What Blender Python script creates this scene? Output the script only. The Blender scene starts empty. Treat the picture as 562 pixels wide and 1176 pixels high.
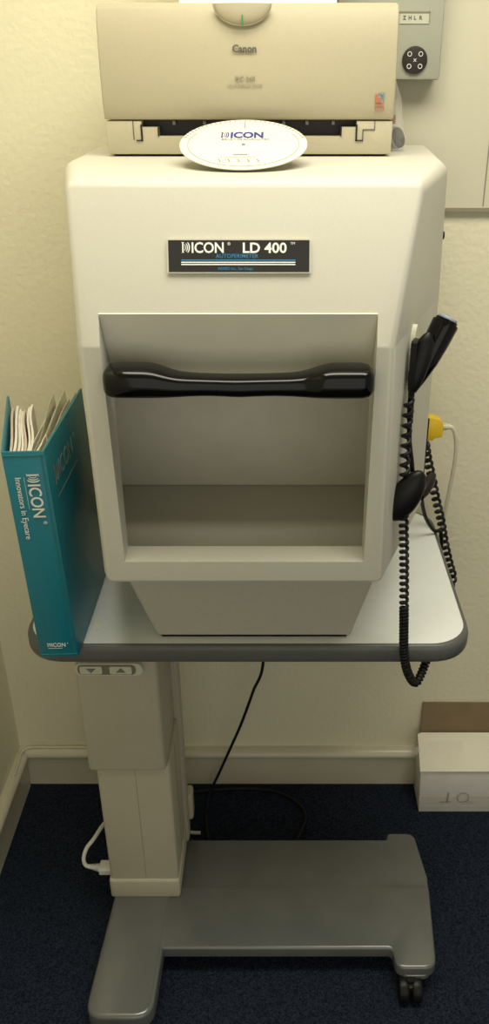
import bpy, bmesh, math, random
from mathutils import Vector, Matrix
random.seed(7)
C = bpy.context.scene.collection
R = math.radians

# ------------------------------------------------------------ materials
def mat(name, col, rough=0.5, metal=0.0, noise=0.0, nscale=20.0, bump=0.0, bscale=200.0, coat=0.0, alpha=1.0,
        col2=None, trans=0.0, spec=0.5, detail=4.0, bdist=0.002):
    m = bpy.data.materials.new(name); m.use_nodes = True
    nt = m.node_tree; b = nt.nodes['Principled BSDF']
    b.inputs['Base Color'].default_value = (*col, 1)
    b.inputs['Roughness'].default_value = rough
    b.inputs['Metallic'].default_value = metal
    b.inputs['Coat Weight'].default_value = coat
    b.inputs['Alpha'].default_value = alpha
    b.inputs['Transmission Weight'].default_value = trans
    b.inputs['Specular IOR Level'].default_value = spec
    tc = nt.nodes.new('ShaderNodeTexCoord')
    if noise > 0 or col2:
        n = nt.nodes.new('ShaderNodeTexNoise'); n.inputs['Scale'].default_value = nscale; n.inputs['Detail'].default_value = detail
        nt.links.new(tc.outputs['Object'], n.inputs['Vector'])
        cr = nt.nodes.new('ShaderNodeValToRGB')
        c2 = col2 or tuple(max(0, c*(1-noise)) for c in col)
        cr.color_ramp.elements[0].position = 0.35; cr.color_ramp.elements[1].position = 0.65
        cr.color_ramp.elements[0].color = (*c2, 1); cr.color_ramp.elements[1].color = (*col, 1)
        nt.links.new(n.outputs['Fac'], cr.inputs['Fac']); nt.links.new(cr.outputs['Color'], b.inputs['Base Color'])
    if bump > 0:
        n2 = nt.nodes.new('ShaderNodeTexNoise'); n2.inputs['Scale'].default_value = bscale; n2.inputs['Detail'].default_value = 3
        nt.links.new(tc.outputs['Object'], n2.inputs['Vector'])
        bp = nt.nodes.new('ShaderNodeBump'); bp.inputs['Strength'].default_value = bump; bp.inputs['Distance'].default_value = bdist
        nt.links.new(n2.outputs['Fac'], bp.inputs['Height']); nt.links.new(bp.outputs['Normal'], b.inputs['Normal'])
    return m

M = {}
M['wall'] = mat('wall_paint', (0.77, 0.725, 0.53), 0.7, noise=0.05, nscale=3, bump=0.40, bscale=95, bdist=0.003)
M['board'] = mat('board_paint', (0.60, 0.57, 0.43), 0.5, noise=0.04, nscale=4)
M['gloss_trim'] = mat('skirting_paint', (0.62, 0.58, 0.44), 0.3, noise=0.06, nscale=9, bump=0.1, bscale=60)
M['ceil'] = mat('ceiling_paint', (0.75, 0.72, 0.6), 0.9, bump=0.1, bscale=80)
M['shell'] = mat('shell_plastic', (0.555, 0.54, 0.46), 0.5, noise=0.03, nscale=300, bump=0.05, bscale=700, bdist=0.0006)
M['panelgrey'] = mat('inner_plastic', (0.70, 0.68, 0.57), 0.6, noise=0.05, nscale=30, bump=0.06, bscale=600, bdist=0.0006)
M['browgrey'] = mat('brow_plastic', (0.80, 0.775, 0.66), 0.6, noise=0.03, nscale=30)
M['pedestal'] = mat('pedestal_plastic', (0.44, 0.425, 0.345), 0.55, noise=0.05, nscale=250, bump=0.05, bscale=600, bdist=0.0006)
M['black'] = mat('black_gloss_plastic', (0.003, 0.003, 0.003), 0.08, spec=0.30)
M['blackmat'] = mat('black_plastic', (0.006, 0.006, 0.006), 0.40, spec=0.25)
M['cable'] = mat('black_cable', (0.007, 0.007, 0.007), 0.42, spec=0.3)
M['tabletop'] = mat('white_laminate', (0.80, 0.83, 0.82), 0.28, noise=0.02, nscale=50)
M['edge'] = mat('grey_edge_band', (0.10, 0.103, 0.10), 0.42, noise=0.1, nscale=40)
M['column'] = mat('column_paint', (0.45, 0.42, 0.315), 0.5, noise=0.04, nscale=200, bump=0.04, bscale=500, bdist=0.0005)
M['base'] = mat('grey_base_paint', (0.115, 0.120, 0.115), 0.24, spec=0.9, noise=0.12, nscale=14, bump=0.05, bscale=150, bdist=0.0008)
M['carpet'] = mat('navy_carpet', (0.026, 0.036, 0.058), 0.95, col2=(0.004, 0.006, 0.013), nscale=330, detail=6, bump=1.0, bscale=260, bdist=0.006, spec=0.1)
M['printer'] = mat('printer_plastic', (0.425, 0.380, 0.262), 0.5, noise=0.03, nscale=200, bump=0.03, bscale=800, bdist=0.0004)
M['printerlow'] = mat('printer_base_plastic', (0.47, 0.425, 0.305), 0.5, noise=0.03, nscale=200)
M['dark'] = mat('dark_slot', (0.006, 0.006, 0.006), 0.5)
M['ink'] = mat('dark_print', (0.10, 0.09, 0.07), 0.7)
M['inkgrey'] = mat('grey_print', (0.26, 0.23, 0.16), 0.7)
M['white'] = mat('white_print', (0.85, 0.85, 0.8), 0.6)
M['blue'] = mat('blue_print', (0.03, 0.22, 0.42), 0.5)
M['navyink'] = mat('navy_print', (0.02, 0.03, 0.20), 0.6)
M['red'] = mat('red_print', (0.42, 0.13, 0.07), 0.6)
M['green'] = mat('green_print', (0.03, 0.20, 0.06), 0.6)
M['plateblk'] = mat('name_plate_black', (0.022, 0.022, 0.02), 0.3)
M['paper'] = mat('white_paper', (0.86, 0.84, 0.72), 0.7)
M['paperold'] = mat('stack_paper', (0.80, 0.77, 0.68), 0.8, noise=0.1, nscale=60)
M['pink'] = mat('pinkish_paper', (0.60, 0.50, 0.42), 0.8)
M['sleeve'] = mat('plastic_sleeve', (0.75, 0.72, 0.55), 0.25, alpha=0.45)
M['teal'] = mat('teal_vinyl', (0.003, 0.165, 0.225), 0.4, noise=0.06, nscale=80, bump=0.12, bscale=900, bdist=0.0005)
M['tealin'] = mat('teal_vinyl_inside', (0.02, 0.20, 0.20), 0.5)
M['silverprint'] = mat('silver_print', (0.70, 0.72, 0.66), 0.5)
M['dullprint'] = mat('dull_grey_print', (0.22, 0.25, 0.23), 0.5)
M['steel'] = mat('ring_steel', (0.6, 0.6, 0.55), 0.25, metal=1.0)
M['unit'] = mat('unit_grey_green', (0.40, 0.405, 0.32), 0.45, noise=0.02, nscale=40)
M['window'] = mat('unit_window', (0.50, 0.50, 0.40), 0.4)
M['disc'] = mat('unit_black_disc', (0.020, 0.015, 0.010), 0.4)
M['yellow'] = mat('yellow_plastic', (0.78, 0.52, 0.02), 0.4)
M['cream'] = mat('cream_cable', (0.66, 0.62, 0.46), 0.45)
M['whitecable'] = mat('white_cable', (0.72, 0.72, 0.66), 0.4)
M['carton'] = mat('white_carton', (0.66, 0.65, 0.60), 0.75, noise=0.06, nscale=25, bump=0.15, bscale=60)
M['cartonlid'] = mat('white_carton_lid', (0.74, 0.70, 0.57), 0.65, noise=0.05, nscale=14)
M['brown'] = mat('brown_cardboard', (0.22, 0.16, 0.085), 0.85, noise=0.08, nscale=30)
M['pencil'] = mat('pencil_line', (0.20, 0.19, 0.17), 0.8)
M['tape'] = mat('clear_tape', (0.80, 0.77, 0.66), 0.3, alpha=0.25)
M['bag'] = mat('clear_bag', (0.85, 0.85, 0.78), 0.12, alpha=0.20)
M['btnpanel'] = mat('control_grey', (0.17, 0.17, 0.13), 0.5)
M['btnframe'] = mat('control_pale', (0.56, 0.55, 0.43), 0.5)
M['bluegrey'] = mat('bluegrey_button', (0.26, 0.30, 0.38), 0.35)
M['reddish'] = mat('reddish_brown', (0.25, 0.07, 0.03), 0.5)
M['grey'] = mat('mid_grey', (0.22, 0.24, 0.24), 0.4)
M['holderoval'] = mat('pale_oval', (0.70, 0.68, 0.54), 0.4)

# ------------------------------------------------------------ object helpers
def rootloc(o):
    while o.parent: o = o.parent
    return Vector(o['_o']) if '_o' in o else o.location.copy()

ROOT = {}
def part(name, bm, m, parent=None, smooth=40, origin=None):
    me = bpy.data.meshes.new(name)
    if parent is not None:
        r = parent
        while r.name in PAR: r = PAR[r.name]
        off = ROOT[r.name]
    else:
        if origin is None:
            xs = [v.co for v in bm.verts]
            mn = [min(v[i] for v in xs) for i in range(3)]; mx = [max(v[i] for v in xs) for i in range(3)]
            origin = ((mn[0]+mx[0])/2, (mn[1]+mx[1])/2, mn[2])
        off = Vector(origin)
    bmesh.ops.translate(bm, verts=bm.verts, vec=-off)
    bmesh.ops.recalc_face_normals(bm, faces=bm.faces) if smooth != -1 else None
    bm.to_mesh(me); bm.free()
    me.materials.append(m)
    if smooth and smooth > 0:
        for p in me.polygons: p.use_smooth = True
        me.set_sharp_from_angle(angle=R(smooth))
    o = bpy.data.objects.new(name, me); C.objects.link(o)
    if parent is not None:
        o.parent = parent; PAR[o.name] = parent
    else:
        o.location = off; ROOT[o.name] = off
    return o
PAR = {}

def thing(name, label, cat, loc, group=None):
    o = bpy.data.objects.new(name, None); C.objects.link(o)
    o.empty_display_size = 0.05
    o.location = loc; ROOT[o.name] = Vector(loc)
    tag(o, label, cat, group); return o
def tag(o, label, cat, group=None):
    o['label'] = label; o['category'] = cat
    if group: o['group'] = group
    return o
def struct(name, bm, m, smooth=40, parent=None):
    o = part(name, bm, m, parent, smooth)
    if parent is None: o['kind'] = 'structure'
    return o

# ------------------------------------------------------------ shape helpers
def poly3(bm, pts):
    vs = [bm.verts.new(p) for p in pts]
    return bm.faces.new(vs)
def prism(bm, pts, vec):
    """closed polygon (3D points) extruded by vec"""
    a = [bm.verts.new(p) for p in pts]; b = [bm.verts.new(Vector(p)+Vector(vec)) for p in pts]
    bm.faces.new(a); bm.faces.new(b[::-1]); n = len(a)
    fs = [bm.faces.new((a[i], a[(i+1) % n], b[(i+1) % n], b[i])) for i in range(n)]
    bmesh.ops.recalc_face_normals(bm, faces=bm.faces)
def box(bm, x0, x1, y0, y1, z0, z1, bev=0.0, seg=2):
    pts = [(x0, y0, z0), (x1, y0, z0), (x1, y1, z0), (x0, y1, z0)]
    t = bmesh.new(); prism(t, pts, (0, 0, z1-z0))
    if bev: bmesh.ops.bevel(t, geom=t.edges[:], offset=bev, segments=seg, affect='EDGES', profile=0.5)
    join(bm, t)
def join(bm, t, mtx=None):
    if mtx is not None: bmesh.ops.transform(t, matrix=mtx, verts=t.verts)
    me = bpy.data.meshes.new('tmp'); t.to_mesh(me); t.free(); bm.from_mesh(me); bpy.data.meshes.remove(me)
def B(): return bmesh.new()
def boxm(*a, **k):
    b = B(); box(b, *a, **k); return b
def bevel_all(bm, off, seg=2, ang=25):
    bmesh.ops.recalc_face_normals(bm, faces=bm.faces)
    es = [e for e in bm.edges if len(e.link_faces) == 2 and e.calc_face_angle(0) > R(ang)]
    bmesh.ops.bevel(bm, geom=es, offset=off, segments=seg, affect='EDGES', profile=0.5, clamp_overlap=True)
def smoothpath(pts, n=10):
    P = [Vector(p) for p in pts]; P = [2*P[0]-P[1]] + P + [2*P[-1]-P[-2]]; out = []
    for i in range(1, len(P)-2):
        for k in range(n):
            t = k/n; a, b, c, d = P[i-1], P[i], P[i+1], P[i+2]
            out.append(0.5*((2*b)+(c-a)*t+(2*a-5*b+4*c-d)*t*t+(3*b-a-3*c+d)*t**3))
    out.append(P[-2]); return out
def frames(P):
    fr = []; up = None
    for i in range(len(P)):
        t = (P[min(i+1, len(P)-1)]-P[max(i-1, 0)]).normalized()
        if up is None:
            up = Vector((0, 1, 0)) if abs(t.y) < 0.8 else Vector((1, 0, 0))
        u = (up - t*up.dot(t)).normalized(); up = u
        fr.append((u, t.cross(u)))
    return fr
def tube(bm, P, r, seg=8, caps=True):
    P = [Vector(p) for p in P]; fr = frames(P); rings = []
    for i, (p, (u, v)) in enumerate(zip(P, fr)):
        rr = r[i] if isinstance(r, (list, tuple)) else r
        rings.append([bm.verts.new(p+u*math.cos(2*math.pi*k/seg)*rr+v*math.sin(2*math.pi*k/seg)*rr) for k in range(seg)])
    for a, b in zip(rings, rings[1:]):
        for k in range(seg): bm.faces.new((a[k], a[(k+1) % seg], b[(k+1) % seg], b[k]))
    if caps: bm.faces.new(rings[0][::-1]); bm.faces.new(rings[-1])
def coil(bm, path, Rr, r, pitch, seg=6, per=12, pitchf=None):
    P = smoothpath(path, 24); fr = frames(P)
    L = [0]
    for a, b in zip(P, P[1:]): L.append(L[-1]+(b-a).length)
    out = []; ph = 0; s = 0; i = 0; ds0 = pitch/per
    while s < L[-1]:
        while i < len(L)-2 and L[i+1] < s: i += 1
        t = (s-L[i])/max(1e-9, L[i+1]-L[i])
        p = P[i].lerp(P[i+1], t); u = fr[i][0].lerp(fr[i+1][0], t).normalized(); v = fr[i][1].lerp(fr[i+1][1], t).normalized()
        out.append(p+u*math.cos(ph)*Rr+v*math.sin(ph)*Rr)
        pf = pitchf(s/L[-1]) if pitchf else 1
        s += ds0*pf; ph += 2*math.pi/per
    tube(bm, out, r, seg)
def loft(bm, rings, cap=True):
    V = [[bm.verts.new(p) for p in r] for r in rings]; n = len(V[0])
    for a, b in zip(V, V[1:]):
        for k in range(n): bm.faces.new((a[k], a[(k+1) % n], b[(k+1) % n], b[k]))
    if cap: bm.faces.new(V[0][::-1]); bm.faces.new(V[-1])
def cyl(bm, c, axis, r, h, seg=24, bev=0):
    t = B(); ax = Vector(axis).normalized()
    bmesh.ops.create_cone(t, cap_ends=True, segments=seg, radius1=r, radius2=r, depth=h)
    if bev:
        es = [e for e in t.edges if e.calc_face_angle(0) > R(60)]
        bmesh.ops.bevel(t, geom=es, offset=bev, segments=2, affect='EDGES', profile=0.5)
    q = Vector((0, 0, 1)).rotation_difference(ax).to_matrix().to_4x4()
    join(bm, t, Matrix.Translation(c) @ q)
def roundrect(x0, x1, y0, y1, r, n=6):
    pts = []
    for cx, cy, a0 in ((x1-r, y0+r, -90), (x1-r, y1-r, 0), (x0+r, y1-r, 90), (x0+r, y0+r, 180)):
        for k in range(n+1):
            a = R(a0+90*k/n); pts.append((cx+r*math.cos(a), cy+r*math.sin(a)))
    return pts

# ---- flat artwork on a plane: frame = Matrix with x dir, y dir, normal, origin
def plane(o, x, y):
    x = Vector(x).normalized(); y = Vector(y); n = x.cross(y).normalized(); y = n.cross(x)
    m = Matrix.Identity(4)
    for i in range(3): m[i][0] = x[i]; m[i][1] = y[i]; m[i][2] = n[i]; m[i][3] = o[i]
    return m
def text2d(s, size, x, y, bold=0.0, align='LEFT', sx=1.0, space=1.0, h=0.0002, shear=0.0):
    cu = bpy.data.curves.new('t', 'FONT'); cu.body = s; cu.size = size; cu.offset = bold*size
    cu.align_x = align; cu.space_character = space; cu.extrude = h; cu.resolution_u = 3; cu.shear = shear
    ob = bpy.data.objects.new('t', cu); C.objects.link(ob)
    dg = bpy.context.evaluated_depsgraph_get(); dg.update()
    me = bpy.data.meshes.new_from_object(ob.evaluated_get(dg))
    t = B(); t.from_mesh(me); bpy.data.meshes.remove(me)
    bpy.data.objects.remove(ob); bpy.data.curves.remove(cu)
    bmesh.ops.transform(t, matrix=Matrix.Translation((x, y, 0)) @ Matrix.Diagonal((sx, 1, 1, 1)), verts=t.verts)
    return t
def shape2d(bm, pts, h=0.0002): prism(bm, [(p[0], p[1], -h) for p in pts], (0, 0, 2*h))
def line2d(bm, pts, w, h=0.0002):
    P = [Vector((p[0], p[1], 0)) for p in pts]
    for a, b in zip(P, P[1:]):
        d = (b-a); n = Vector((-d.y, d.x, 0)).normalized()*w/2
        shape2d(bm, [a-n, b-n, b+n, a+n], h)
def arcpts(cx, cy, rx, ry, a0, a1, n=14):
    return [(cx+rx*math.cos(R(a0+(a1-a0)*k/n)), cy+ry*math.sin(R(a0+(a1-a0)*k/n))) for k in range(n+1)]
def logo(size, x, y, bold=0.012, sx=1.0, tm=True):
    """bar + three nested arcs (a stylised D) followed by ICON; cap height ~0.7*size"""
    b = B(); H = 0.70*size; w = 0.10*size
    shape2d(b, [(x, y), (x+w, y), (x+w, y+H), (x, y+H)])
    line2d(b, [(x-0.05*size, y+0.01*size), (x+w+0.05*size, y+0.01*size)], 0.025*size)
    line2d(b, [(x-0.05*size, y+H-0.01*size), (x+w+0.05*size, y+H-0.01*size)], 0.025*size)
    cyy = y+H/2
    for k in range(3):
        xr = x+(0.27+0.155*k)*size; rx_ = (0.13+0.03*k)*size; ry_ = H*(0.30+0.10*k); th = (0.048+0.020*k)*size
        o = arcpts(xr-rx_, cyy, rx_, ry_, -85, 85); i = arcpts(xr-rx_-th*0.4, cyy, rx_-th*0.6, ry_*0.93, 85, -85)
        shape2d(b, o+i)
    join(b, text2d('ICON', size, x+0.655*size, y, bold, sx=1.0, space=0.98))
    if tm: join(b, text2d('®', size*0.3, x+3.42*size, y+0.5*size))
    bmesh.ops.transform(b, matrix=Matrix.Translation((x, 0, 0)) @ Matrix.Diagonal((sx, 1, 1, 1)) @ Matrix.Translation((-x, 0, 0)), verts=b.verts)
    return b
def place(b, mtx):
    bmesh.ops.transform(b, matrix=mtx, verts=b.verts); return b
def boolean(bm, cutters, op='DIFFERENCE'):
    me = bpy.data.meshes.new('b'); bmesh.ops.recalc_face_normals(bm, faces=bm.faces); bm.to_mesh(me); bm.free()
    o = bpy.data.objects.new('b', me); C.objects.link(o); tmp = []
    for c in cutters:
        bmesh.ops.recalc_face_normals(c, faces=c.faces)
        m2 = bpy.data.meshes.new('c'); c.to_mesh(m2); c.free()
        o2 = bpy.data.objects.new('c', m2); C.objects.link(o2); tmp.append((o2, m2))
        md = o.modifiers.new('b', 'BOOLEAN'); md.object = o2; md.operation = op; md.solver = 'EXACT'
    dg = bpy.context.evaluated_depsgraph_get(); dg.update()
    res = bpy.data.meshes.new_from_object(o.evaluated_get(dg))
    out = B(); out.from_mesh(res); bpy.data.meshes.remove(res)
    bpy.data.objects.remove(o); bpy.data.meshes.remove(me)
    for a, b in tmp: bpy.data.objects.remove(a); bpy.data.meshes.remove(b)
    return out

# ============================================================ THE ROOM
XL = -0.64; XR = 2.2; YF = -3.0; ZC = 2.5
struct('floor', boxm(XL-0.1, XR, YF, 0.1, -0.05, 0.0), M['carpet'], 0)
struct('wall_back', boxm(XL-0.1, XR, 0.0, 0.1, 0.0, ZC), M['wall'], 0)
struct('wall_left', boxm(XL-0.1, XL, YF, 0.0, 0.0, ZC), M['wall'], 0)
struct('ceiling', boxm(XL-0.1, XR, YF, 0.1, ZC, ZC+0.05), M['ceil'], 0)
# skirting with a moulded rounded top
prof = [(0, 0), (-0.018, 0), (-0.018, 0.080), (-0.020, 0.086), (-0.024, 0.090), (-0.024, 0.098), (-0.018, 0.105), (-0.010, 0.1085), (0, 0.109)]
b = B(); prism(b, [(XL+0.0, y, z) for y, z in prof], (XR-XL, 0, 0)); struct('baseboard_back', b, M['gloss_trim'], 50)
b = B(); prism(b, [(XL-y, -0.0245, z) for y, z in prof], (0, YF+0.03, 0)); struct('baseboard_left', b, M['gloss_trim'], 50)

# smooth board on the right of the wall
wp = thing('wall_board', 'large smooth cream board fixed on the wall behind the machine, lower edge visible', 'board', (0.9, -0.004, 1.366))
part('panel', boxm(0.02, 1.8, -0.008, 0, 1.369, 2.45), M['board'], wp)
part('edge_strip', boxm(0.02, 1.8, -0.011, 0, 1.363, 1.3688), M['inkgrey'], wp, 0).__setitem__('label', 'dark lower edge line')
part('seam', boxm(0.3565, 0.3585, -0.0088, -0.004, 1.372, 2.44), M['inkgrey'], wp, 0)

# wall unit with black disc
U = -0.05
wu = thing('wall_control_unit', 'grey-green wall unit with letter window and round black keypad, top right behind printer', 'wall unit', (0.18, 0, 1.571))
part('housing', boxm(0.09, 0.2565, U, -0.0115, 1.571, 1.90, bev=0.004), M['unit'], wu)
wf = part('window_recess', boxm(0.187, 0.2335, U-0.0012, U+0.004, 1.650, 1.6655), M['window'], wu, 0)
b = B(); box(b, 0.1865, 0.234, U-0.0022, U, 1.6650, 1.6672); box(b, 0.2330, 0.2341, U-0.0022, U, 1.652, 1.667); part('window_rim', b, M['inkgrey'], wf, 0)
mt = plane((0.1890, U-0.0014, 1.6553), (1, 0, 0), (0, 0, 1)); b = B()
for k, ch in enumerate('ZHLR'): join(b, text2d(ch, 0.0074, 0.0030+k*0.0085, 0.0004, 0.03))
part('lettering', place(b, mt), M['ink'], wf, 0)
b = B(); cyl(b, (0.2145, U-0.0015, 1.5995), (0, 1, 0), 0.0200, 0.005, 48, 0.0008); dk = part('keypad', b, M['disc'], wu)
b = B()
mt = plane((0.2145, U-0.0043, 1.5995), (1, 0, 0), (0, 0, 1))
for sx_ in (-1, 1):
    for sy in (-1, 1):
        o = arcpts(sx_*0.0088, sy*0.0087, 0.0031, 0.0031, 0, 360, 20)
        line2d(b, o, 0.0009)
line2d(b, [(-0.002, -0.002), (0.002, 0.002)], 0.0009); line2d(b, [(-0.002, 0.002), (0.002, -0.002)], 0.0009)
part('key_marks', place(b, mt), M['white'], dk, 0)

# ============================================================ TABLE
tb = thing('instrument_table', 'white topped height-adjustable instrument table with grey edge and grey wheeled base', 'table', (-0.05, -0.25, 0))
pts = roundrect(-0.411, 0.306, -0.495, -0.030, 0.062, 10)
inn = roundrect(-0.407, 0.302, -0.491, -0.034, 0.059, 10)
b = B(); prism(b, [(x, y, 0.752) for x, y in inn], (0, 0, 0.0285)); part('tabletop', b, M['tabletop'], tb)
# edge band: ring with rounded profile
rings = []
for off, z in ((0.001, 0.7475), (-0.0015, 0.7500), (-0.003, 0.756), (-0.003, 0.772), (-0.0015, 0.778), (0.002, 0.7808), (0.0045, 0.7809)):
    rings.append([(x, y, z) for x, y in roundrect(-0.411+off, 0.306-off, -0.495+off, -0.030-off, 0.062, 10)])
b = B(); loft(b, rings, cap=False)
poly3(b, [p for p in rings[0]][::-1])
part('edge_band', b, M['edge'], tb, 60).__setitem__('label', 'dark grey bumper edge')
# column
b = boxm(-0.356, -0.2125, -0.412, -0.262, 0.430, 0.749); bevel_all(b, 0.007, 3)
cu = part('column_upper', b, M['column'], tb)
b = boxm(-0.3445, -0.2065-0.0, -0.404, -0.27, 0.080, 0.434); bevel_all(b, 0.006, 3)
cl = part('column_lower', b, M['column'], tb)
b = B(); box(b, -0.272, -0.2712, -0.4044, -0.403, 0.135, 0.43)
part('seam', b, M['inkgrey'], cl, 0); part('seam', boxm(-0.2068, -0.2058, -0.335, -0.333, 0.13, 0.43), M['inkgrey'], cl, 0)
b = boxm(-0.3475, -0.2045, -0.4085, -0.262, 0.078, 0.130); bevel_all(b, 0.006, 3); part('column_skirt', b, M['column'], tb)
# rear mast half of the column
b = boxm(-0.33, -0.200, -0.268, -0.232, 0.078, 0.749); bevel_all(b, 0.006, 2); part('column_rear', b, M['column'], tb)
# mains inlet on rear
b = boxm(-0.235, -0.192, -0.236, -0.20, 0.11, 0.185, bev=0.007, seg=3); pi_ = part('power_inlet', b, M['column'], tb)
b = B()
for k in range(3): box(b, -0.1925, -0.1912, -0.226, -0.212, 0.125+k*0.018, 0.135+k*0.018)
part('socket_slot', b, M['btnpanel'], pi_, 0)
# control panel with the two arrow buttons
cpz = 0.7155
def rrm(x0, x1, z0, z1, r, y0, y1, bev=0.0):
    b = B(); prism(b, [(x, y0, z) for x, z in roundrect(x0, x1, z0, z1, r, 6)], (0, y1-y0, 0))
    return b
cp = part('control_panel', rrm(-0.3535, -0.2360, 0.6615, 0.6875, 0.0125, -0.4215, -0.411), M['btnframe'], tb)
part('control_inset', rrm(-0.3480, -0.2480, 0.6640, 0.6850, 0.008, -0.4222, -0.4205), M['btnpanel'], cp)
for k, x in enumerate((-0.3435, -0.2925)):
    bt = part('arrow_button', rrm(x, x+0.038, 0.6665, 0.6825, 0.003, -0.4240, -0.4215), M['btnframe'], cp)
    b = B(); mt = plane((x+0.019, -0.4243, 0.6745), (1, 0, 0), (0, 0, 1)); s = -1 if k == 0 else 1
    shape2d(b, [(-0.0085, -0.0042*s), (0.0085, -0.0042*s), (0, 0.0055*s)][::s]); part('arrow_mark', place(b, mt), M['btnpanel'], cp, 0)
# base: left beam, cross plate (with a crease), right beam
def slab(outline, z0, z1, bev=0.008):
    b = B(); prism(b, [(x, y, z0) for x, y in outline], (0, 0, z1-z0))
    es = [e for e in b.edges if all(abs(v.co.z-z1) < 1e-5 for v in e.verts)]
    bmesh.ops.bevel(b, geom=es, offset=bev, segments=4, affect='EDGES', profile=0.5)
    return b
def rounded(poly, rad, n=6):
    out = []; N = len(poly)
    for i in range(N):
        p0, p1, p2 = Vector(poly[i-1]), Vector(poly[i]), Vector(poly[(i+1) % N]); r = rad[i] if isinstance(rad, (list, tuple)) else rad
        if r == 0: out.append(tuple(p1)); continue
        a = (p0-p1).normalized(); c = (p2-p1).normalized(); ang = a.angle(c); d = min(r/math.tan(ang/2), (p0-p1).length*.45, (p2-p1).length*.45)
        A = p1+a*d; D = p1+c*d
        for k in range(n+1):
            t = k/n; out.append(tuple((1-t)**2*A+2*t*(1-t)*p1+t*t*D))
    return out
lo = rounded([(-0.354, -0.660), (-0.230, -0.660), (-0.224, -0.415), (-0.226, -0.19), (-0.337, -0.19), (-0.342, -0.415)], [0.036, 0.036, 0.02, 0.02, 0.02, 0.02])
part('left_foot', slab(lo, 0.048, 0.0815, 0.009), M['base'], tb)
ro = rounded([(-0.235, -0.522), (0.217, -0.522), (0.221, -0.563), (0.297, -0.563), (0.312, -0.352), (0.2985, -0.234), (0.239, -0.234), (0.236, -0.252), (-0.235, -0.252)],
             [0, 0.010, 0.026, 0.026, 0.05, 0.02, 0.012, 0.006, 0])
b = slab(ro, 0.054, 0.0790, 0.0065)
for yy in (-0.388, -0.380, -0.372): bmesh.ops.bisect_plane(b, geom=b.verts[:]+b.edges[:]+b.faces[:], plane_co=(0, yy, 0), plane_no=(0, 1, 0))
for v in b.verts:
    if v.co.z > 0.065:
        q = min(1, max(0, (v.co.y+0.388)/0.016)); v.co.z -= 0.0070*q+max(0, v.co.y+0.372)*0.01
part('cross_frame', b, M['base'], tb, 32)
b = slab(rounded([(0.226, -0.565), (0.288, -0.565), (0.300, -0.36), (0.288, -0.25), (0.244, -0.25), (0.240, -0.40)], [0.02]*6), 0.048, 0.058, 0.001)
part('foot_pad', b, M['base'], tb, 32)
# casters
def caster(x, y):
    c = B()
    for s in (-1, 1): cyl(c, (x+s*0.0125, y, 0.0262), (1, 0, 0), 0.0262, 0.019, 28, 0.004)
    k = part('caster', c, M['blackmat'], tb)
    h = B(); box(h, x-0.005, x+0.005, y-0.016, y+0.016, 0.02, 0.05, 0.002); cyl(h, (x, y, 0.05), (0, 0, 1), 0.009, 0.012); part('caster_fork', h, M['blackmat'], k)
caster(0.248, -0.568); caster(0.266, -0.27); caster(-0.286, -0.615); caster(-0.28, -0.235)

# ============================================================ AUTOPERIMETER
dv = thing('perimeter_machine', 'large beige visual field test machine with black handle bar, standing on the table', 'medical machine', (-0.05, -0.33, 0.7809))
def ring(z, fy, xl=-0.248, xr=0.147, ml=-0.300, mr=0.233, rl=-0.312, rr=0.248, yb=-0.085):
    return [(xl, fy, z), (xr, fy, z), (mr, -0.335, z), (rr, yb, z), (rl, yb, z), (ml, -0.335, z)]
b = B()
loft(b, [ring(0.938, -0.560, -0.249, 0.147, rl=-0.305, rr=0.246), ring(1.292, -0.585, -0.246, 0.139), ring(1.478, -0.533, -0.252, 0.170, ml=-0.297, mr=0.230, rl=-0.300, rr=0.244)])
bmesh.ops.recalc_face_normals(b, faces=b.faces)
wl = b.edges.layers.float.new('bevel_weight_edge')
for e in b.edges:
    p, q = e.verts[0].co, e.verts[1].co; mz = (p.z+q.z)/2; my = (p.y+q.y)/2
    if e.calc_face_angle(0) < R(26): e[wl] = 0.10 if (abs(p.z-1.292) < .001 and abs(q.z-1.292) < .001) else 0.0; continue
    if abs(p.z-q.z) > 0.1: e[wl] = 0.42 if my < -0.5 else 0.8       # upright edges
    elif abs(p.x-q.x) > 0.2: e[wl] = 0.62 if mz > 1.4 else 0.35        # edges running sideways
    else: e[wl] = 0.95                                                # edges running front to back
me_ = bpy.data.meshes.new('s'); b.to_mesh(me_); b.free(); o_ = bpy.data.objects.new('s', me_); C.objects.link(o_)
md = o_.modifiers.new('b', 'BEVEL'); md.limit_method = 'WEIGHT'; md.width = 0.018; md.segments = 7; md.use_clamp_overlap = True
dg = bpy.context.evaluated_depsgraph_get(); dg.update(); r_ = bpy.data.meshes.new_from_object(o_.evaluated_get(dg)); b = B(); b.from_mesh(r_)
bpy.data.objects.remove(o_); bpy.data.meshes.remove(r_); bpy.data.meshes.remove(me_)
cA = B(); prism(cA, [(-0.2185, y, z) for y, z in ((-0.75, 0.9745), (-0.562, 0.9755), (-0.526, 0.983), (-0.505, 1.205), (-0.5755, 1.3315), (-0.75, 1.3315))], (0.336, 0, 0))
cB = B(); prism(cB, [(-0.232, -0.53, 0.957), (0.131, -0.53, 0.957), (0.172, -0.278, 0.957), (-0.288, -0.278, 0.957)], (0, 0, 0.245))
b = boolean(b, [cA, cB])
hs = part('housing', b, M['shell'], dv, 17)
# liner plates paler than the shell; brow colour raised in place of front light
b = B(); prism(b, [(-0.2183, -0.5748, 1.3308), (0.1173, -0.5748, 1.3308), (0.1173, -0.5062, 1.2060), (-0.2183, -0.5062, 1.2060)], (0, -0.0012, -0.0006)); part('brow_panel', b, M['browgrey'], dv, 0)
b = B(); box(b, -0.2878, 0.1718, -0.2795, -0.2780, 0.958, 1.2005); part('back_panel', b, M['panelgrey'], dv, 0)
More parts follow.
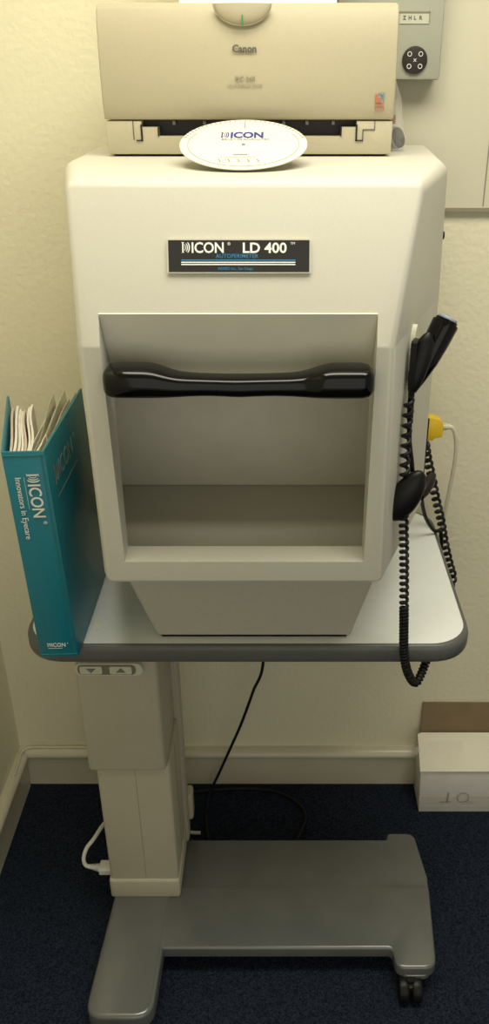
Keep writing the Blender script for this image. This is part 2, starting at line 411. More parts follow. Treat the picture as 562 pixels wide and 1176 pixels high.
# pedestal: narrow at the foot, wide on top
b = B()
loft(b, [[(-0.196, -0.478, 0.786), (0.112, -0.478, 0.786), (0.135, -0.14, 0.786), (-0.235, -0.14, 0.786)],
         [(-0.252, -0.482, 0.94), (0.158, -0.482, 0.94), (0.215, -0.12, 0.94), (-0.285, -0.12, 0.94)]])
bevel_all(b, 0.006, 3, 20); part('pedestal', b, M['pedestal'], dv, 40)
b = boxm(-0.190, 0.106, -0.472, -0.15, 0.7811, 0.788); part('gasket', b, M['blackmat'], dv, 0)
# black handle bar
secs = []
# x, top z, bottom z, half depth
prof = [(-0.2166, 1.2570, 1.2450, .006), (-0.2155, 1.2650, 1.2370, .015), (-0.211, 1.2700, 1.2335, .022), (-0.200, 1.2715, 1.2325, .0250), (-0.165, 1.2712, 1.2325, .0250), (-0.152, 1.2695, 1.2325, .0242), (-0.138, 1.2640, 1.2325, .0215),
        (-0.124, 1.2600, 1.2328, .0190), (-0.105, 1.2585, 1.2338, .0175), (-0.085, 1.2578, 1.2340, .0170), (-0.066, 1.2572, 1.2330, .0172), (-0.050, 1.2572, 1.2322, .0176), (-0.034, 1.2574, 1.2330, .0172), (-0.010, 1.2580, 1.2340, .0170), (0.012, 1.2585, 1.2335, .0175), (0.028, 1.2605, 1.2326, .0190),
        (0.042, 1.2645, 1.2320, .0215), (0.054, 1.2690, 1.2318, .0240), (0.066, 1.2705, 1.2318, .0250), (0.099, 1.2705, 1.2318, .0250), (0.109, 1.2690, 1.2330, .0225), (0.1145, 1.2640, 1.2370, .015), (0.1158, 1.2560, 1.2440, .006)]
pf_ = []
for (xa, ta, ba, da), (xb, tb_, bb, db) in zip(prof, prof[1:]):
    for k in range(3):
        q = k/3; pf_.append((xa+(xb-xa)*q, ta+(tb_-ta)*q, ba+(bb-ba)*q, da+(db-da)*q))
pf_.append(prof[-1])
def sm(i, j):
    v = [pf_[max(0, min(len(pf_)-1, i+k))][j] for k in (-2, -1, 0, 1, 2)]
    return (v[0]+2*v[1]+3*v[2]+2*v[3]+v[4])/9 if 2 < i < len(pf_)-3 else v[2]
for i, pp in enumerate(pf_):
    x = pp[0]; tz, bz_, hy = sm(i, 1), sm(i, 2), sm(i, 3); hz = (tz-bz_)/2; cz_ = (tz+bz_)/2
    secs.append([(x, -0.588+hy*math.copysign(abs(math.cos(t))**0.60, math.cos(t)), cz_+hz*math.copysign(abs(math.sin(t))**0.60, math.sin(t))) for t in [2*math.pi*k/36 for k in range(36)]])
b = B(); loft(b, secs); hb = part('handle_bar', b, M['black'], dv, 60); hb['label'] = 'glossy black grip bar'
# name plate
fd = Vector((0, 0.052, 0.186)).normalized()       # up direction of the sloped face
fo = Vector((-0.1320, -0.5625, 1.3770)); fn = Vector((1, 0, 0)).cross(fd)
mt = plane(fo, (1, 0, 0), fd)
b = B(); t = B(); prism(t, [(x, y, -0.004) for x, y in roundrect(-0.002, 0.1685, -0.0015, 0.0375, 0.002, 3)], (0, 0, 0.0062)); place(t, mt); join(b, t)
# lift onto face: face point at this z
def fy(z): return -0.585+(z-1.292)/0.186*0.052
part('plate_frame', b, M['shell'], dv, 30)
t = B(); shape2d(t, [(0, 0), (0.1665, 0), (0.1665, 0.0360), (0, 0.0360)], 0.0025); np_ = part('name_plate', place(t, mt @ Matrix.Translation((0, 0, 0.0001))), M['plateblk'], dv, 0)
np_['label'] = 'black name plate with white and blue lettering'
mz = mt @ Matrix.Translation((0, 0, 0.0028))
t = logo(0.0168, 0.0165, 0.0218, 0.018, sx=0.93); join(t, text2d('LD 400', 0.0162, 0.0870, 0.0218, 0.022, sx=1.08)); join(t, text2d('TM', 0.004, 0.1440, 0.0310))
line2d(t, [(0.0150, 0.0108), (0.1500, 0.0108)], 0.0013); line2d(t, [(0.0150, 0.0084), (0.1500, 0.0084)], 0.0013); part('white_lettering', place(t, mz), M['white'], np_, 0)
t = text2d('AUTOPERIMETER', 0.0066, 0.0560, 0.0158, 0.006, sx=0.95, space=1.05); line2d(t, [(0.0150, 0.0133), (0.1500, 0.0133)], 0.0013)
join(t, text2d('VISMED Inc., San Diego', 0.0046, 0.0580, 0.0022, sx=0.95)); part('blue_lettering', place(t, mz), M['blue'], np_, 0)
# rear knob on right side
b = B(); cyl(b, (0.2420, -0.250, 1.3645), (1, 0, 0), 0.006, 0.014, 16, 0.001); part('side_knob', b, M['blackmat'], dv)
# pale oval mount on right side
side_n = Vector((0.255, -0.096, 0)).normalized(); side_t = Vector((0.096, 0.255, 0)).normalized()
def sideP(y, z, off=0.0):
    x = 0.143+(y+0.578)*(0.233-0.143)/(0.578-0.335)
    return Vector((x, y, z))+side_n*off
o = sideP(-0.492, 1.255, 0.002); mt = plane(o, side_t, (0, 0, 1))
b = B(); t = B(); prism(t, [(0.014*math.cos(a), 0.040*math.sin(a), -0.003) for a in [2*math.pi*k/32 for k in range(32)]], (0, 0, 0.006)); part('oval_mount', place(t, mt), M['holderoval'], dv)

# ---------------------------------------------------- hand pieces and cords on the right
hp = thing('handpiece', 'black tapered handpiece with blue-grey button clipped high on the right side of the machine', 'handpiece', (0.185, -0.50, 1.20))
def tapered(bm, A, Bp, ra, seg=20, flat=1.0, ax=None):
    A = Vector(A); Bp = Vector(Bp); d = (Bp-A); t = d.normalized(); u = (Vector(ax or (0, 1, 0))-t*Vector(ax or (0, 1, 0)).dot(t)).normalized(); v = t.cross(u)
    rs = []
    for s, r in ra:
        rs.append([A+d*s+u*r*flat*math.cos(2*math.pi*k/seg)+v*r*math.sin(2*math.pi*k/seg) for k in range(seg)])
    loft(bm, rs)
A0 = Vector((0.174, -0.512, 1.208)); A1 = Vector((0.2185, -0.487, 1.299))
b = B(); tapered(b, A0, A1, [(0, .004), (.03, .0065), (.2, .0105), (.45, .0150), (.7, .0172), (.90, .0178), (.93, .0180), (.965, .0176), (.967, .0152), (1, .0150)]); part('grip', b, M['black'], hp)
d = (A1-A0).normalized()
b = B(); cyl(b, A1+d*0.001, d, 0.0135, 0.006, 24, 0.002); part('button', b, M['bluegrey'], hp).__setitem__('label', 'blue-grey push button')
b = B(); tapered(b, (0.1735, -0.523, 1.212), (0.1915, -0.514, 1.290), [(0, .003), (.08, .0075), (.3, .0115), (.6, .0135), (.85, .0110), (.96, .006), (1, .002)], flat=.7); part('side_lobe', b, M['blackmat'], hp)
t = B(); prism(t, [(x, y, 0.003) for x, y in roundrect(-0.034, -0.012, -0.036, 0.026, 0.003, 3)], (0, 0, 0.008)); part('clip_plate', place(t, mt), M['blackmat'], hp)
# straight cord down from handpiece to oval pad
P = smoothpath([A0+Vector((0.001, 0, 0.006)), (0.1755, -0.512, 1.175), (0.177, -0.512, 1.140), (0.183, -0.510, 1.105), (0.186, -0.508, 1.085)], 8)
b = B(); tube(b, P, [.0044 if i < 10 else .0034 for i in range(len(P))], 10); part('straight_cord', b, M['cable'], hp)
pd = thing('response_pad', 'black oval hand control hanging below the handpiece beside the machine', 'hand control', (0.182, -0.515, 1.01))
t = B(); bmesh.ops.create_uvsphere(t, u_segments=32, v_segments=20, radius=1.0)
for v in t.verts:
    k = v.co.z; v.co.x *= 1.0-0.10*k
mp = Matrix.Translation((0.1765, -0.522, 1.0590)) @ Matrix.Rotation(R(27), 4, 'Y') @ Matrix.Diagonal((0.0215, 0.014, 0.0430, 1))
part('pad_body', place(t, mp), M['blackmat'], pd, 60)
b = B(); tapered(b, (0.198, -0.512, 1.052), (0.222, -0.470, 1.066), [(0, .006), (.3, .009), (.7, .009), (1, .005)]); part('pad_socket', b, M['blackmat'], pd)

# front coiled cord: down in front of the table edge then back underneath
b = B()
coil(b, [(0.1710, -0.523, 1.205), (0.1710, -0.523, 1.13), (0.1735, -0.522, 1.06), (0.1770, -0.520, 1.01), (0.1835, -0.516, 0.93), (0.1885, -0.5165, 0.85), (0.1925, -0.5165, 0.79), (0.199, -0.514, 0.752),
         (0.210, -0.508, 0.723), (0.2200, -0.500, 0.711), (0.2285, -0.490, 0.719), (0.2390, -0.474, 0.738), (0.2450, -0.460, 0.7435)], 0.0050, 0.0028, 0.0094, 6, 12,
     pitchf=lambda f: 1.55 if f < .22 else (1.2 if f < .60 else .62))
tag(part('coiled_cord', b, M['cable'], None, 60), 'black coiled cord hanging over the front edge of the table', 'cord')
# rear coiled cord
b = B()
coil(b, [(0.2625, -0.165, 0.985), (0.272, -0.150, 0.950), (0.287, -0.135, 0.900), (0.299, -0.125, 0.856), (0.316, -0.112, 0.800), (0.3300, -0.100, 0.745), (0.346, -0.09, 0.69), (0.360, -0.08, 0.640), (0.345, -0.07, 0.60), (0.30, -0.06, 0.59)], 0.0064, 0.0031, 0.0165, 6, 12)
tag(part('coiled_cord', b, M['cable'], None, 60), 'black coiled cord behind the right edge of the table below the yellow connector', 'cord')
b = B()
tube(b, smoothpath([(0.2655, -0.155, 1.03), (0.2600, -0.180, 0.96), (0.2560, -0.20, 0.92), (0.2635, -0.18, 0.875), (0.277, -0.16, 0.83), (0.2980, -0.14, 0.792), (0.3120, -0.134, 0.7865), (0.3180, -0.128, 0.765), (0.3190, -0.12, 0.72), (0.30, -0.10, 0.68)], 8), 0.0036, 8)
rc = tag(part('black_cord', b, M['cable'], None, 60), 'smooth black cord running beside the rear coiled cord over the table edge', 'cord')
b = B(); tapered(b, (0.252, -0.205, 0.945), (0.262, -0.18, 0.900), [(0, .005), (.3, .010), (.7, .010), (1, .005)]); part('cord_knot', b, M['cable'], rc)

# yellow connector + cream cable
yc = thing('yellow_connector', 'yellow plastic connector plugged in behind the right side of the machine', 'connector', (0.28, -0.12, 0.97))
b = B(); outl = [(0.2500, 0.975), (0.2840, 0.973), (0.2870, 0.978), (0.3000, 0.980), (0.3020, 0.988), (0.3005, 1.006), (0.2960, 1.014), (0.2880, 1.017), (0.2700, 1.021), (0.2500, 1.019)]
prism(b, [(x, -0.125, z) for x, z in outl], (0, 0.022, 0)); bevel_all(b, 0.0015, 2); part('hood', b, M['yellow'], yc)
b = B()
for k in range(4): cyl(b, (0.3035+k*0.0032, -0.114, 0.9975), (1, 0, 0), 0.0074-0.0006*k, 0.0022, 16, .0004)
cyl(b, (0.308, -0.114, 0.9975), (1, 0, 0), 0.0048, 0.016); part('strain_relief', b, M['cream'], yc)
b = B(); tube(b, smoothpath([(0.312, -0.114, 0.9975), (0.3215, -0.113, 0.993), (0.3300, -0.110, 0.970), (0.3335, -0.105, 0.93), (0.3320, -0.095, 0.87), (0.3290, -0.085, 0.81), (0.3270, -0.075, 0.75), (0.325, -0.06, 0.68), (0.30, -0.05, 0.60)], 8), 0.0040, 8)
part('cable', b, M['cream'], yc)

# ============================================================ PRINTER
ZT = 1.4782
pr = thing('inkjet_printer', 'beige inkjet printer standing on top of the machine', 'printer', (-0.044, -0.19, ZT))
x0, x1 = -0.2455, 0.1585
def profx(pts, a, b_): 
    m = B(); prism(m, [(a, y, z) for y, z in pts], (b_-a, 0, 0)); return m
cov = [(-0.2830, 1.5260), (-0.2870, 1.545), (-0.2885, 1.580), (-0.2870, 1.615), (-0.2830, 1.645), (-0.2770, 1.6600), (-0.2690, 1.6660), (-0.255, 1.6680), (-0.200, 1.6690), (-0.12, 1.660), (-0.12, 1.5260)]
b = profx(cov, x0, x1)
es = [e for e in b.edges if e.calc_face_angle(0) > R(60)]
bmesh.ops.bevel(b, geom=es, offset=0.003, segments=3, affect='EDGES', profile=0.5)
cvr = part('front_cover', b, M['printer'], pr, 30)
low = [(-0.2800, 1.4810), (-0.2815, 1.5245), (-0.10, 1.5245), (-0.10, 1.4810)]
b = profx(low, x0+0.001, x1-0.001); bevel_all(b, 0.002, 2)
cut1 = boxm(-0.1945, 0.1075, -0.30, -0.235, 1.5165, 1.530); cut2 = boxm(-0.1715, 0.0860, -0.30, -0.230, 1.5045, 1.520)
b = boolean(b, [cut1, cut2]); lowo = part('lower_housing', b, M['printerlow'], pr, 30)
part('tray_slot', boxm(-0.200, 0.115, -0.262, -0.24, 1.500, 1.5246), M['dark'], lowo, 0)
# black seam strips and rollers of the tray mouth
for (a, c, e, f) in ((-0.1960, -0.1935, 1.4985, 1.5200), (-0.2030, -0.1935, 1.4985, 1.5000), (0.1060, 0.1085, 1.4985, 1.5200), (0.1060, 0.1170, 1.4985, 1.5000), (-0.2065, -0.2058, 1.5000, 1.5250), (0.1160, 0.1168, 1.4990, 1.5135), (0.1160, 0.1330, 1.5130, 1.5137), (0.1323, 0.1330, 1.5130, 1.5250), (-0.1720, -0.1705, 1.5045, 1.5175), (0.0850, 0.0865, 1.5045, 1.5175)):
    part('panel_seam', boxm(a, c, -0.2822, -0.2795, e, f), M['dark'], lowo, 0)
for x in (-0.150, -0.107, -0.072, -0.030, 0.005, 0.038, 0.075):
    b = B(); cyl(b, (x, -0.268, 1.5215), (1, 0, 0), 0.003, 0.004, 12); part('roller', b, M['grey'], lowo)
for x, y in ((-0.225, -0.265), (0.138, -0.265), (-0.225, -0.12), (0.138, -0.12)):
    part('foot', boxm(x-0.012, x+0.012, y-0.01, y+0.01, ZT+0.0002, 1.483, bev=.001), M['blackmat'], pr)
part('underside_shadow', boxm(x0+0.012, x1-0.012, -0.272, -0.105, 1.4800, 1.485), M['dark'], pr, 0)  # dark slab standing in for the shadow line below the printer
# half-round lid catch with pointer
mt = plane((-0.0500, -0.2880, 1.6655), (1, 0, 0), (0, 0.12, 1)); t = B()
rings = []
for k in range(7):
    f = k/6; s = math.cos(f*math.pi/2*0.92); h = -0.004+0.009*math.sin(f*math.pi/2)
    rings.append([(0.0385*s*math.cos(a), 0.0255*s*math.sin(a), h) for a in [math.pi+math.pi*j/20 for j in range(21)]])
loft(t, rings); dm = part('lid_catch', place(t, mt), M['printer'], pr, 50)
t = B(); o = [(0.0386*math.cos(a), 0.0262*math.sin(a), 0.0011-0.0) for a in [math.pi+math.pi*j/24 for j in range(25)]]
tube(t, [Vector(p)+Vector((0, 0, 0.0002)) for p in o], 0.0005, 5); part('catch_line', place(t, mt), M['inkgrey'], dm)
t = B(); shape2d(t, [(-0.0008, -0.0250), (0.0008, -0.0250), (0.0006, -0.0135), (-0.0006, -0.0135)], 0.0030); part('green_mark', place(t, mt @ Matrix.Translation((0, 0, 0.0018))), M['green'], dm, 0)
# printed words on the cover
mt = plane((-0.0480, -0.2892, 1.6090), (1, 0, 0), (0, 0, 1))
t = text2d('Canon', 0.0125, 0, 0, 0.035, 'CENTER', sx=0.98, space=1.0)
for xx, ww in ((-0.0030, 0.0035), (0.0020, 0.003), (0.0085, 0.003)): line2d(t, [(xx, 0.00008), (xx+ww, 0.00008)], 0.0006)
part('brand_lettering', place(t, mt), M['ink'], pr, 0)
mt = plane((-0.0480, -0.2894, 1.5745), (1, 0, 0), (0, 0, 1))
t = text2d('BJC-240', 0.0082, 0, 0, 0.004, 'CENTER'); join(t, text2d('COLOR BUBBLE JET PRINTER', 0.0037, 0, -0.0068, 0, 'CENTER'))
part('model_lettering', place(t, mt), M['inkgrey'], pr, 0)
# small sticker
mt = plane((0.1310, -0.2886, 1.5365), (1, 0, 0), (0, 0.0, 1)); 
t = B(); shape2d(t, [(0, 0.0115), (0.0105, 0.0115), (0.0045, 0.0175), (0, 0.0235)]); 
for k in range(4): line2d(t, [(0.0005+k*0.0036, 0.001), (0.0005+k*0.0036, 0.0085)], 0.0010)
line2d(t, [(0, 0.0090), (0.013, 0.0090)], 0.0008); line2d(t, [(0, 0.0050), (0.013, 0.0050)], 0.0006)
part('red_emblem', place(t, mt), M['red'], pr, 0)
t = B(); shape2d(t, [(0.0035, 0.0235), (0.0130, 0.0235), (0.0130, 0.0135), (0.0108, 0.0135), (0.0108, 0.0200), (0.0070, 0.0220), (0.0035, 0.0220)]); part('dark_emblem', place(t, mt), M['grey'], pr, 0)
t = B(); shape2d(t, [(0.0070, 0.0195), (0.0090, 0.0205), (0.0098, 0.0180), (0.0080, 0.0165)]); part('blue_emblem', place(t, mt), M['blue'], pr, 0)
# paper in the rear feed
b = B(); prism(b, [(-0.146, -0.160, 1.662), (0.082, -0.160, 1.662), (0.082, -0.115, 1.82), (-0.146, -0.115, 1.82)], (0, 0.006, 0))
tag(part('paper_stack', b, M['paper'], None, 0), 'white paper stack standing in the rear feed of the printer', 'paper')

# calculator disc leaning out of the tray mouth
M['discpaper'] = mat('disc_card', (0.68, 0.66, 0.54), 0.6)
dc = thing('paper_disc', 'round white printed card disc resting in the printer mouth', 'disc', (-0.050, -0.38, ZT))
tilt = 0.26
mt = Matrix.Translation((-0.0475, -0.3920, 1.5040)) @ Matrix.Rotation(tilt, 4, 'X')
rd = 0.0825
t = B(); prism(t, [(rd*math.cos(a), rd*1.07*math.sin(a), -0.0006) for a in [2*math.pi*k/96 for k in range(96)]], (0, 0, 0.0012)); part('card', place(t, mt), M['discpaper'], dc, 30)
mo = mt @ Matrix.Translation((0, 0, 0.0009))
t = logo(0.0200, -0.0300, 0.0, 0.035, sx=0.88, tm=False); bmesh.ops.transform(t, matrix=Matrix.Translation((0, 0.0190, 0)) @ Matrix.Diagonal((1, 1.45, 1, 1)), verts=t.verts); part('logo_print', place(t, mo), M['navyink'], dc, 0)
t = B(); line2d(t, arcpts(0, -0.002, 0.0720, 0.0765, 150, 390, 70), 0.0007); 
part('ring_line', place(t, mo), M['inkgrey'], dc, 0)
t = text2d('ZONE TIME CALCULATOR', 0.0044, 0.002, 0.0115, 0.004, 'CENTER', sx=1.2)
part('fine_print', place(t, mo), M['ink'], dc, 0)
t = B()
for a in range(15, 170, 5):
    r0, r1 = 0.0775, 0.0820
    line2d(t, [(r0*math.cos(R(a)), r0*1.04*math.sin(R(a))), (r1*math.cos(R(a)), r1*1.04*math.sin(R(a)))], 0.0008)
part('tick_marks', place(t, mo), M['ink'], dc, 0)
t = B()
for k, x in enumerate((-0.030, -0.018, -0.006, 0.006, 0.018)): line2d(t, [(x, -0.055), (x+0.003, -0.062)], 0.0008); line2d(t, [(x, -0.065), (x+0.004, -0.065)], 0.0008)
line2d(t, [(-0.012, -0.040), (0.006, -0.040)], 0.0012)
line2d(t, [(-0.028, -0.048), (0.018, -0.048)], 0.0005)
part('zone_print', place(t, mo), M['ink'], dc, 0); t = B(); line2d(t, [(0.0, 0.055), (0.0, 0.085)], 0.0008)
part('index_line', place(t, mo), M['ink'], dc, 0)
t = B(); cyl(t, (0, -0.006, 0.0004), (0, 0, 1), 0.0022, 0.0016, 16); part('pivot', place(t, mo), M['grey'], dc)

# plastic bag beside the printer
bg = thing('plastic_bag', 'crumpled clear plastic bag standing beside the right end of the printer', 'bag', (0.175, -0.19, ZT))
b = B(); rings = []
for k, (z, rx, ry, cx_) in enumerate(((0.0, .012, .030, .176), (0.02, .016, .034, .175), (0.045, .012, .028, .173), (0.07, .008, .02, .170), (0.092, .003, .012, .168), (0.10, .001, .008, .167))):
    rings.append([(cx_+rx*math.cos(a)*(1+0.25*random.uniform(-1, 1)), -0.19+ry*math.sin(a)*(1+.2*random.uniform(-1, 1)), ZT+0.0005+z) for a in [2*math.pi*j/14 for j in range(14)]])
loft(b, rings); part('film', b, M['bag'], bg, 30)
b = B(); cyl(b, (0.172, -0.19, ZT+0.018), (0.7, -0.6, 0.3), 0.0155, 0.008, 24, .001); part('reel', b, M['grey'], bg)
b = B(); cyl(b, (0.1735, -0.192, ZT+0.0185), (0.7, -0.6, 0.3), 0.0148, 0.0085, 24, .001); 
bmesh.ops.translate(b, verts=b.verts, vec=(0.003, 0.003, -0.001)); part('reel_back', b, M['blackmat'], bg)
b = boxm(0.165, 0.172, -0.196, -0.186, ZT+0.037, ZT+0.050, bev=.001); part('brown_tag', b, M['reddish'], bg)

# ============================================================ BINDER
bd = thing('ring_binder', 'teal ring binder full of papers standing on the left end of the table', 'binder', (-0.34, -0.40, 0.7809))
lean = Matrix.Translation((-0.341, -0.525, 0.7815)) @ Matrix.Rotation(R(-1.6), 4, 'Y') @ Matrix.Translation((0.341, 0.525, -0.7815))
Hb = 0.3465; zb = 0.7815
def quadslab(p0, p1, th, z0, z1, bev=0.0012):
    """upright slab from p0 to p1 (xy), thickness th towards the left normal"""
    p0 = Vector((*p0, 0)); p1 = Vector((*p1, 0)); n = Vector((-(p1-p0).y, (p1-p0).x, 0)).normalized()*th
    m = B(); prism(m, [(q.x, q.y, z0) for q in (p0, p1, p1+n, p0+n)], (0, 0, z1-z0)); bevel_all(m, bev, 2); return m
sp = part('spine', place(quadslab((-0.3715, -0.525), (-0.3125, -0.525), 0.004, zb, zb+Hb), lean), M['teal'], bd, 40)
rcv = part('right_cover', place(quadslab((-0.3123, -0.524), (-0.3127, -0.272), 0.0035, zb, zb+Hb), lean), M['teal'], bd, 40)
lcv = part('left_cover', place(quadslab((-0.4270, -0.300), (-0.3722, -0.523), 0.0035, zb, zb+Hb), lean), M['teal'], bd, 40)
# welded seams along the spine and top hem
b = B()
for x in (-0.3185, -0.3160): box(b, x, x+0.0007, -0.5262, -0.5248, zb+0.004, zb+Hb-0.004)
for z in (zb+0.005, zb+Hb-0.006): box(b, -0.370, -0.3135, -0.5262, -0.5248, z, z+0.0007)
part('welded_seam', place(b, lean), M['tealin'], sp, 0)
# spine words run downwards
def spine_plane(x, z): return lean @ plane((x, -0.5263, z), (0, 0, -1), (1, 0, 0))
t = logo(0.0250, 0, 0, 0.012, sx=0.86); part('logo_print', place(t, spine_plane(-0.3420, zb+Hb-0.034)), M['silverprint'], sp, 0)
t = text2d('Innovators in Eyecare', 0.0122, 0, 0, 0.004, sx=0.92, space=1.0); line2d(t, [(0, 0.0125), (0.05, 0.0125)], 0.0004); part('tagline_print', place(t, spine_plane(-0.3585, zb+Hb-0.038)), M['silverprint'], sp, 0)
t = logo(0.0098, 0, 0, 0.01, sx=0.90); line2d(t, [(0, -0.003), (0.022, -0.003)], 0.0004); part('small_logo_print', place(t, lean @ plane((-0.3570, -0.5263, zb+0.020), (1, 0, 0), (0, 0, 1))), M['silverprint'], sp, 0)
# cover print (faces right)
t = logo(0.040, 0, 0, 0.006, sx=0.9); line2d(t, [(0, -0.020), (0.13, -0.020)], 0.002); part('cover_print', place(t, lean @ plane((-0.3117, -0.495, zb+Hb-0.065), (0, 1, 0), (0, 0, 1))), M['dullprint'], rcv, 0)
# rings
for z in (zb+0.10, zb+0.175, zb+0.25):
    b = B(); tube(b, [(-0.342+0.021*math.cos(a), -0.495+0.021*math.sin(a), z) for a in [2*math.pi*k/24 for k in range(25)]], 0.0015, 6, False)
    part('ring', place(b, lean), M['steel'], bd)
b = boxm(-0.352, -0.332, -0.5205, -0.517, zb+0.06, zb+0.29); part('ring_bar', place(b, lean), M['steel'], bd)
# page block: individual wavy sheets
def sheet(x0, x1, y0, y1, z0, z1, wav, th=0.0011, topj=0.0):
    m = B(); N = 10; fr_, bk = [], []
    for k in range(N+1):
        t = k/N; y = y0+(y1-y0)*t; x = x0+(x1-x0)*t+wav*math.sin(t*math.pi*1.6+0.4)
        fr_.append((x, y)); 
    pts = fr_+[(x+th, y) for x, y in fr_[::-1]]
    a = [m.verts.new((x, y, z0)) for x, y in pts]; c = [m.verts.new((x, y, z1+topj*((k % (N+1))/N if k <= N else 1-((k-N-1)/N)))) for k, (x, y) in enumerate(pts)]
    n = len(a)
    for i in range(n): m.faces.new((a[i], a[(i+1) % n], c[(i+1) % n], c[i]))
    for L_, s in ((a, 1), (c, 1)):
        for i in range(N): m.faces.new((L_[i], L_[i+1], L_[n-2-i], L_[n-1-i]))
    return m
for i in range(7):
    f = i/6
    s = sheet(-0.3665+0.0245*f, -0.413+0.030*f+random.uniform(-.0006, .0006), -0.513, -0.318+random.uniform(-.010, .006), zb+0.006, zb+0.332+random.uniform(-.004, .004), 0.0035*(0.4+f), 0.0034)
    part('page_bundle', place(s, lean), M['paperold'] if i % 4 else M['pink'], bd, 50)
for i in range(6):
    f = i/5
    s = sheet(-0.3375+0.0175*f, -0.352+0.033*f, -0.513, -0.300+random.uniform(-.02, .015), zb+0.006, zb+0.334+0.006*random.random(), 0.004*random.uniform(-1, 1), 0.0007, topj=0.018*random.random())
    part('plastic_sleeve', place(s, lean), M['sleeve'] if i % 2 else M['paperold'], bd, 50)
b = sheet(-0.331, -0.324, -0.51, -0.46, zb+0.20, zb+0.338, 0.002, 0.001, 0.006); part('loose_slip', place(b, lean), M['paper'], bd, 50)

# little white slip by the binder
b = B(); prism(b, [(-0.3055, -0.454, 0.7812), (-0.2925, -0.452, 0.7812), (-0.2950, -0.434, 0.7812), (-0.3055, -0.434, 0.7812)], (0, 0, 0.0008))
tag(part('paper_slip', b, M['paper'], None, 0), 'small white slip of paper lying on the table beside the binder', 'paper')

# ============================================================ FLOOR THINGS
# carton with tilted lid flap and brown rear flap
ct = thing('carton', 'white cardboard carton with open brown rear flap against the skirting, on the carpet', 'box', (0.49, -0.066, 0))
bx0, bx1, by0, by1 = 0.333, 0.66, -0.108, -0.027
b = B(); prism(b, [(bx0, by0, 0.0), (bx0, by1, 0.0), (bx0-0.004, by1, 0.150), (bx0-0.004, by0+0.002, 0.128)], (bx1-bx0, 0, 0)); bevel_all(b, 0.0015, 2); part('carton_body', b, M['carton'], ct, 30)
b = B(); prism(b, [(bx0-0.006, by0-0.001, 0.1290), (bx1, by0-0.001, 0.1290), (bx1, by1, 0.1740), (bx0+0.004, by1, 0.1740), (bx0-0.004, by1-0.003, 0.1715)], (0, -0.0008, 0.0025)); lid = part('lid_flap', b, M['cartonlid'], ct, 0)
b = B(); prism(b, [(bx0+0.006, by1+0.0, 0.150), (bx1, by1+0.0, 0.150), (bx1, -0.004, 0.246), (bx0+0.006, -0.004, 0.248)], (0, 0.0025, 0)); part('rear_flap', b, M['brown'], ct, 0).__setitem__('label', 'plain brown inside face of the flap')
def lidpt(x, t, off=0.003): return (x, by0+(by1-by0)*t, 0.129+0.045*t+off)
b = B(); prism(b, [lidpt(bx0+0.018, .42), lidpt(bx0+0.10, .45), lidpt(bx0+0.10, .78), lidpt(bx0+0.018, .75)], (0, -0.0002, 0.0004)); part('tape', b, M['tape'], ct, 0)
b = B(); prism(b, [(bx0-0.003, by0-0.0015, 0.0525), (bx1, by0-0.0015, 0.0525), (bx1, by0-0.0015, 0.020), (bx0-0.001, by0-0.0015, 0.020)], (0, 0.001, 0)); part('tape', b, M['tape'], ct, 0)
b = B(); t = B()
for k in range(8):
    a = 2*math.pi*k/8
mt_ = Matrix.Translation((bx0-0.010, by0+0.045, 0.150)) @ Matrix.Diagonal((0.011, 0.010, 0.012, 1)); bmesh.ops.create_icosphere(t, subdivisions=2, radius=1)
for v in t.verts: v.co *= random.uniform(.75, 1.2)
part('tape_scrap', place(t, mt_), M['tape'], ct, 0)
mt = plane((0.380, by0-0.0018, 0.034), (1, 0, 0), (0, 0, 1)); t = B()
line2d(t, [(0.0, 0.000), (0.012, -0.001), (0.030, 0.0005)], 0.0014); line2d(t, [(0.0185, 0.030), (0.0170, 0.012), (0.0180, 0.0)], 0.0013); line2d(t, [(0.0205, 0.029), (0.0195, 0.001)], 0.0009)
line2d(t, arcpts(0.055, 0.014, 0.0135, 0.0150, 60, 420, 24), 0.0012); line2d(t, [(0.060, 0.001), (0.080, -0.001)], 0.001)
part('pencil_marks', place(t, mt), M['pencil'], ct, 0)

# black cord under the table, down to the floor behind the base
b = B(); tube(b, smoothpath([(-0.036, -0.115, 0.748), (-0.036, -0.11, 0.70), (-0.0365, -0.10, 0.448), (-0.060, -0.098, 0.36), (-0.088, -0.09, 0.262), (-0.110, -0.075, 0.19), (-0.152, -0.055, 0.062), (-0.172, -0.055, 0.012), (-0.176, -0.09, 0.005), (-0.175, -0.14, 0.005), (-0.166, -0.19, 0.006), (-0.150, -0.235, 0.006)], 10), 0.0034, 8)
tag(part('power_cord', b, M['cable'], None, 60), 'thin black cord dropping from under the table to the carpet', 'cord')
b = B(); tube(b, smoothpath([(-0.26, -0.06, 0.005), (-0.20, -0.048, 0.005), (-0.12, -0.040, 0.005), (-0.045, -0.042, 0.005), (0.010, -0.060, 0.005), (0.050, -0.095, 0.005), (0.060, -0.135, 0.005), (0.044, -0.185, 0.005), (0.02, -0.25, 0.005)], 10), 0.0034, 8)
tag(part('floor_cord', b, M['cable'], None, 60), 'black cord lying in a wide curve on the carpet along the skirting', 'cord')
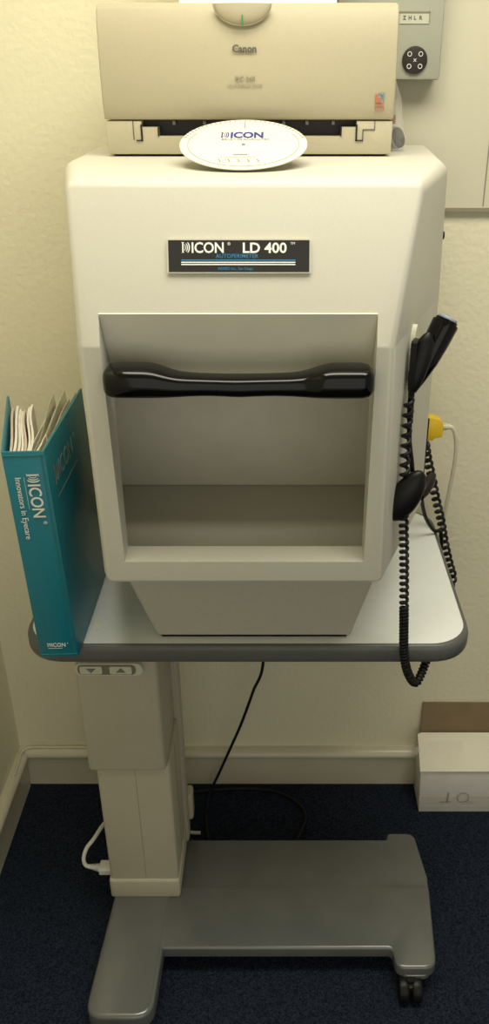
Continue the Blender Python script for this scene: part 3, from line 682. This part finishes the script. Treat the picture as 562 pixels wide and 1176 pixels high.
# white cable with moulded plug on the column
wc = thing('white_plug', 'white moulded plug and cable pushed into the left side of the table column', 'plug', (-0.37, -0.35, 0.10))
b = B(); box(b, -0.379, -0.3505, -0.366, -0.338, 0.092, 0.108, 0.003, 3); part('plug_body', b, M['whitecable'], wc)
b = B()
for k in range(6): cyl(b, (-0.381-k*0.0036, -0.352, 0.100+k*0.0006), (1, 0, -0.12), 0.0085-0.0007*k, 0.0022, 16, .0004)
cyl(b, (-0.390, -0.352, 0.1012), (1, 0, -0.12), 0.0040, 0.026, 12); part('strain_relief', b, M['whitecable'], wc)
b = B(); tube(b, smoothpath([(-0.400, -0.352, 0.1025), (-0.4090, -0.350, 0.106), (-0.412, -0.345, 0.120), (-0.4060, -0.335, 0.138), (-0.392, -0.320, 0.150), (-0.376, -0.28, 0.152), (-0.360, -0.215, 0.110), (-0.33, -0.180, 0.045), (-0.29, -0.172, 0.010), (-0.24, -0.175, 0.0065), (-0.186, -0.178, 0.0065)], 10), 0.0042, 10); part('cable', b, M['whitecable'], wc)
# thin cable resting on top of the skirting near the corner
b = B(); tube(b, smoothpath([(-0.625, -0.10, 0.1115), (-0.628, -0.03, 0.1115), (-0.615, -0.010, 0.1115), (-0.58, -0.0085, 0.1115), (-0.50, -0.0085, 0.1115), (-0.455, -0.0085, 0.1115), (-0.447, -0.0085, 0.118)], 8), 0.0026, 8)
tag(part('thin_cable', b, M['cream'], None, 60), 'thin cream cable lying along the top of the skirting in the corner', 'cable')

# ============================================================ LIGHT, WORLD, CAMERA
def area(name, loc, target, sx_, sy, power, col, spread=180):
    l = bpy.data.lights.new(name, 'AREA'); l.shape = 'RECTANGLE'; l.size = sx_; l.size_y = sy; l.energy = power; l.color = col; l.spread = R(spread)
    o = bpy.data.objects.new(name, l); C.objects.link(o); o.location = loc
    o.rotation_euler = (Vector(target)-Vector(loc)).to_track_quat('-Z', 'Y').to_euler(); return o
WARM = (1.0, 0.95, 0.80)
area('ceiling_lamp', (0.22, -0.80, 2.46), (0.22, -0.80, 0), 1.3, 0.6, 28.5, WARM)
area('room_fill', (0.3, -2.9, 1.1), (0, -0.4, 0.7), 2.2, 1.8, 10, (1, 0.96, 0.84))
w = bpy.data.worlds.new('world'); bpy.context.scene.world = w; w.use_nodes = True
w.node_tree.nodes['Background'].inputs[0].default_value = (1.0, 0.96, 0.84, 1); w.node_tree.nodes['Background'].inputs[1].default_value = 0.28

cam = bpy.data.cameras.new('camera'); co = bpy.data.objects.new('camera', cam); C.objects.link(co)
co.location = (0.0, -1.5968, 1.6); co.rotation_euler = (R(90-27.8), 0, 0)
cam.sensor_width = 36; cam.lens = 985/1176*36; cam.shift_x = -41/1176; cam.clip_start = 0.05
bpy.context.scene.camera = co
vs = bpy.context.scene.view_settings; vs.view_transform = 'Standard'; vs.look = 'None'; vs.exposure = 0.0
bpy.context.scene.cycles.max_bounces = 8
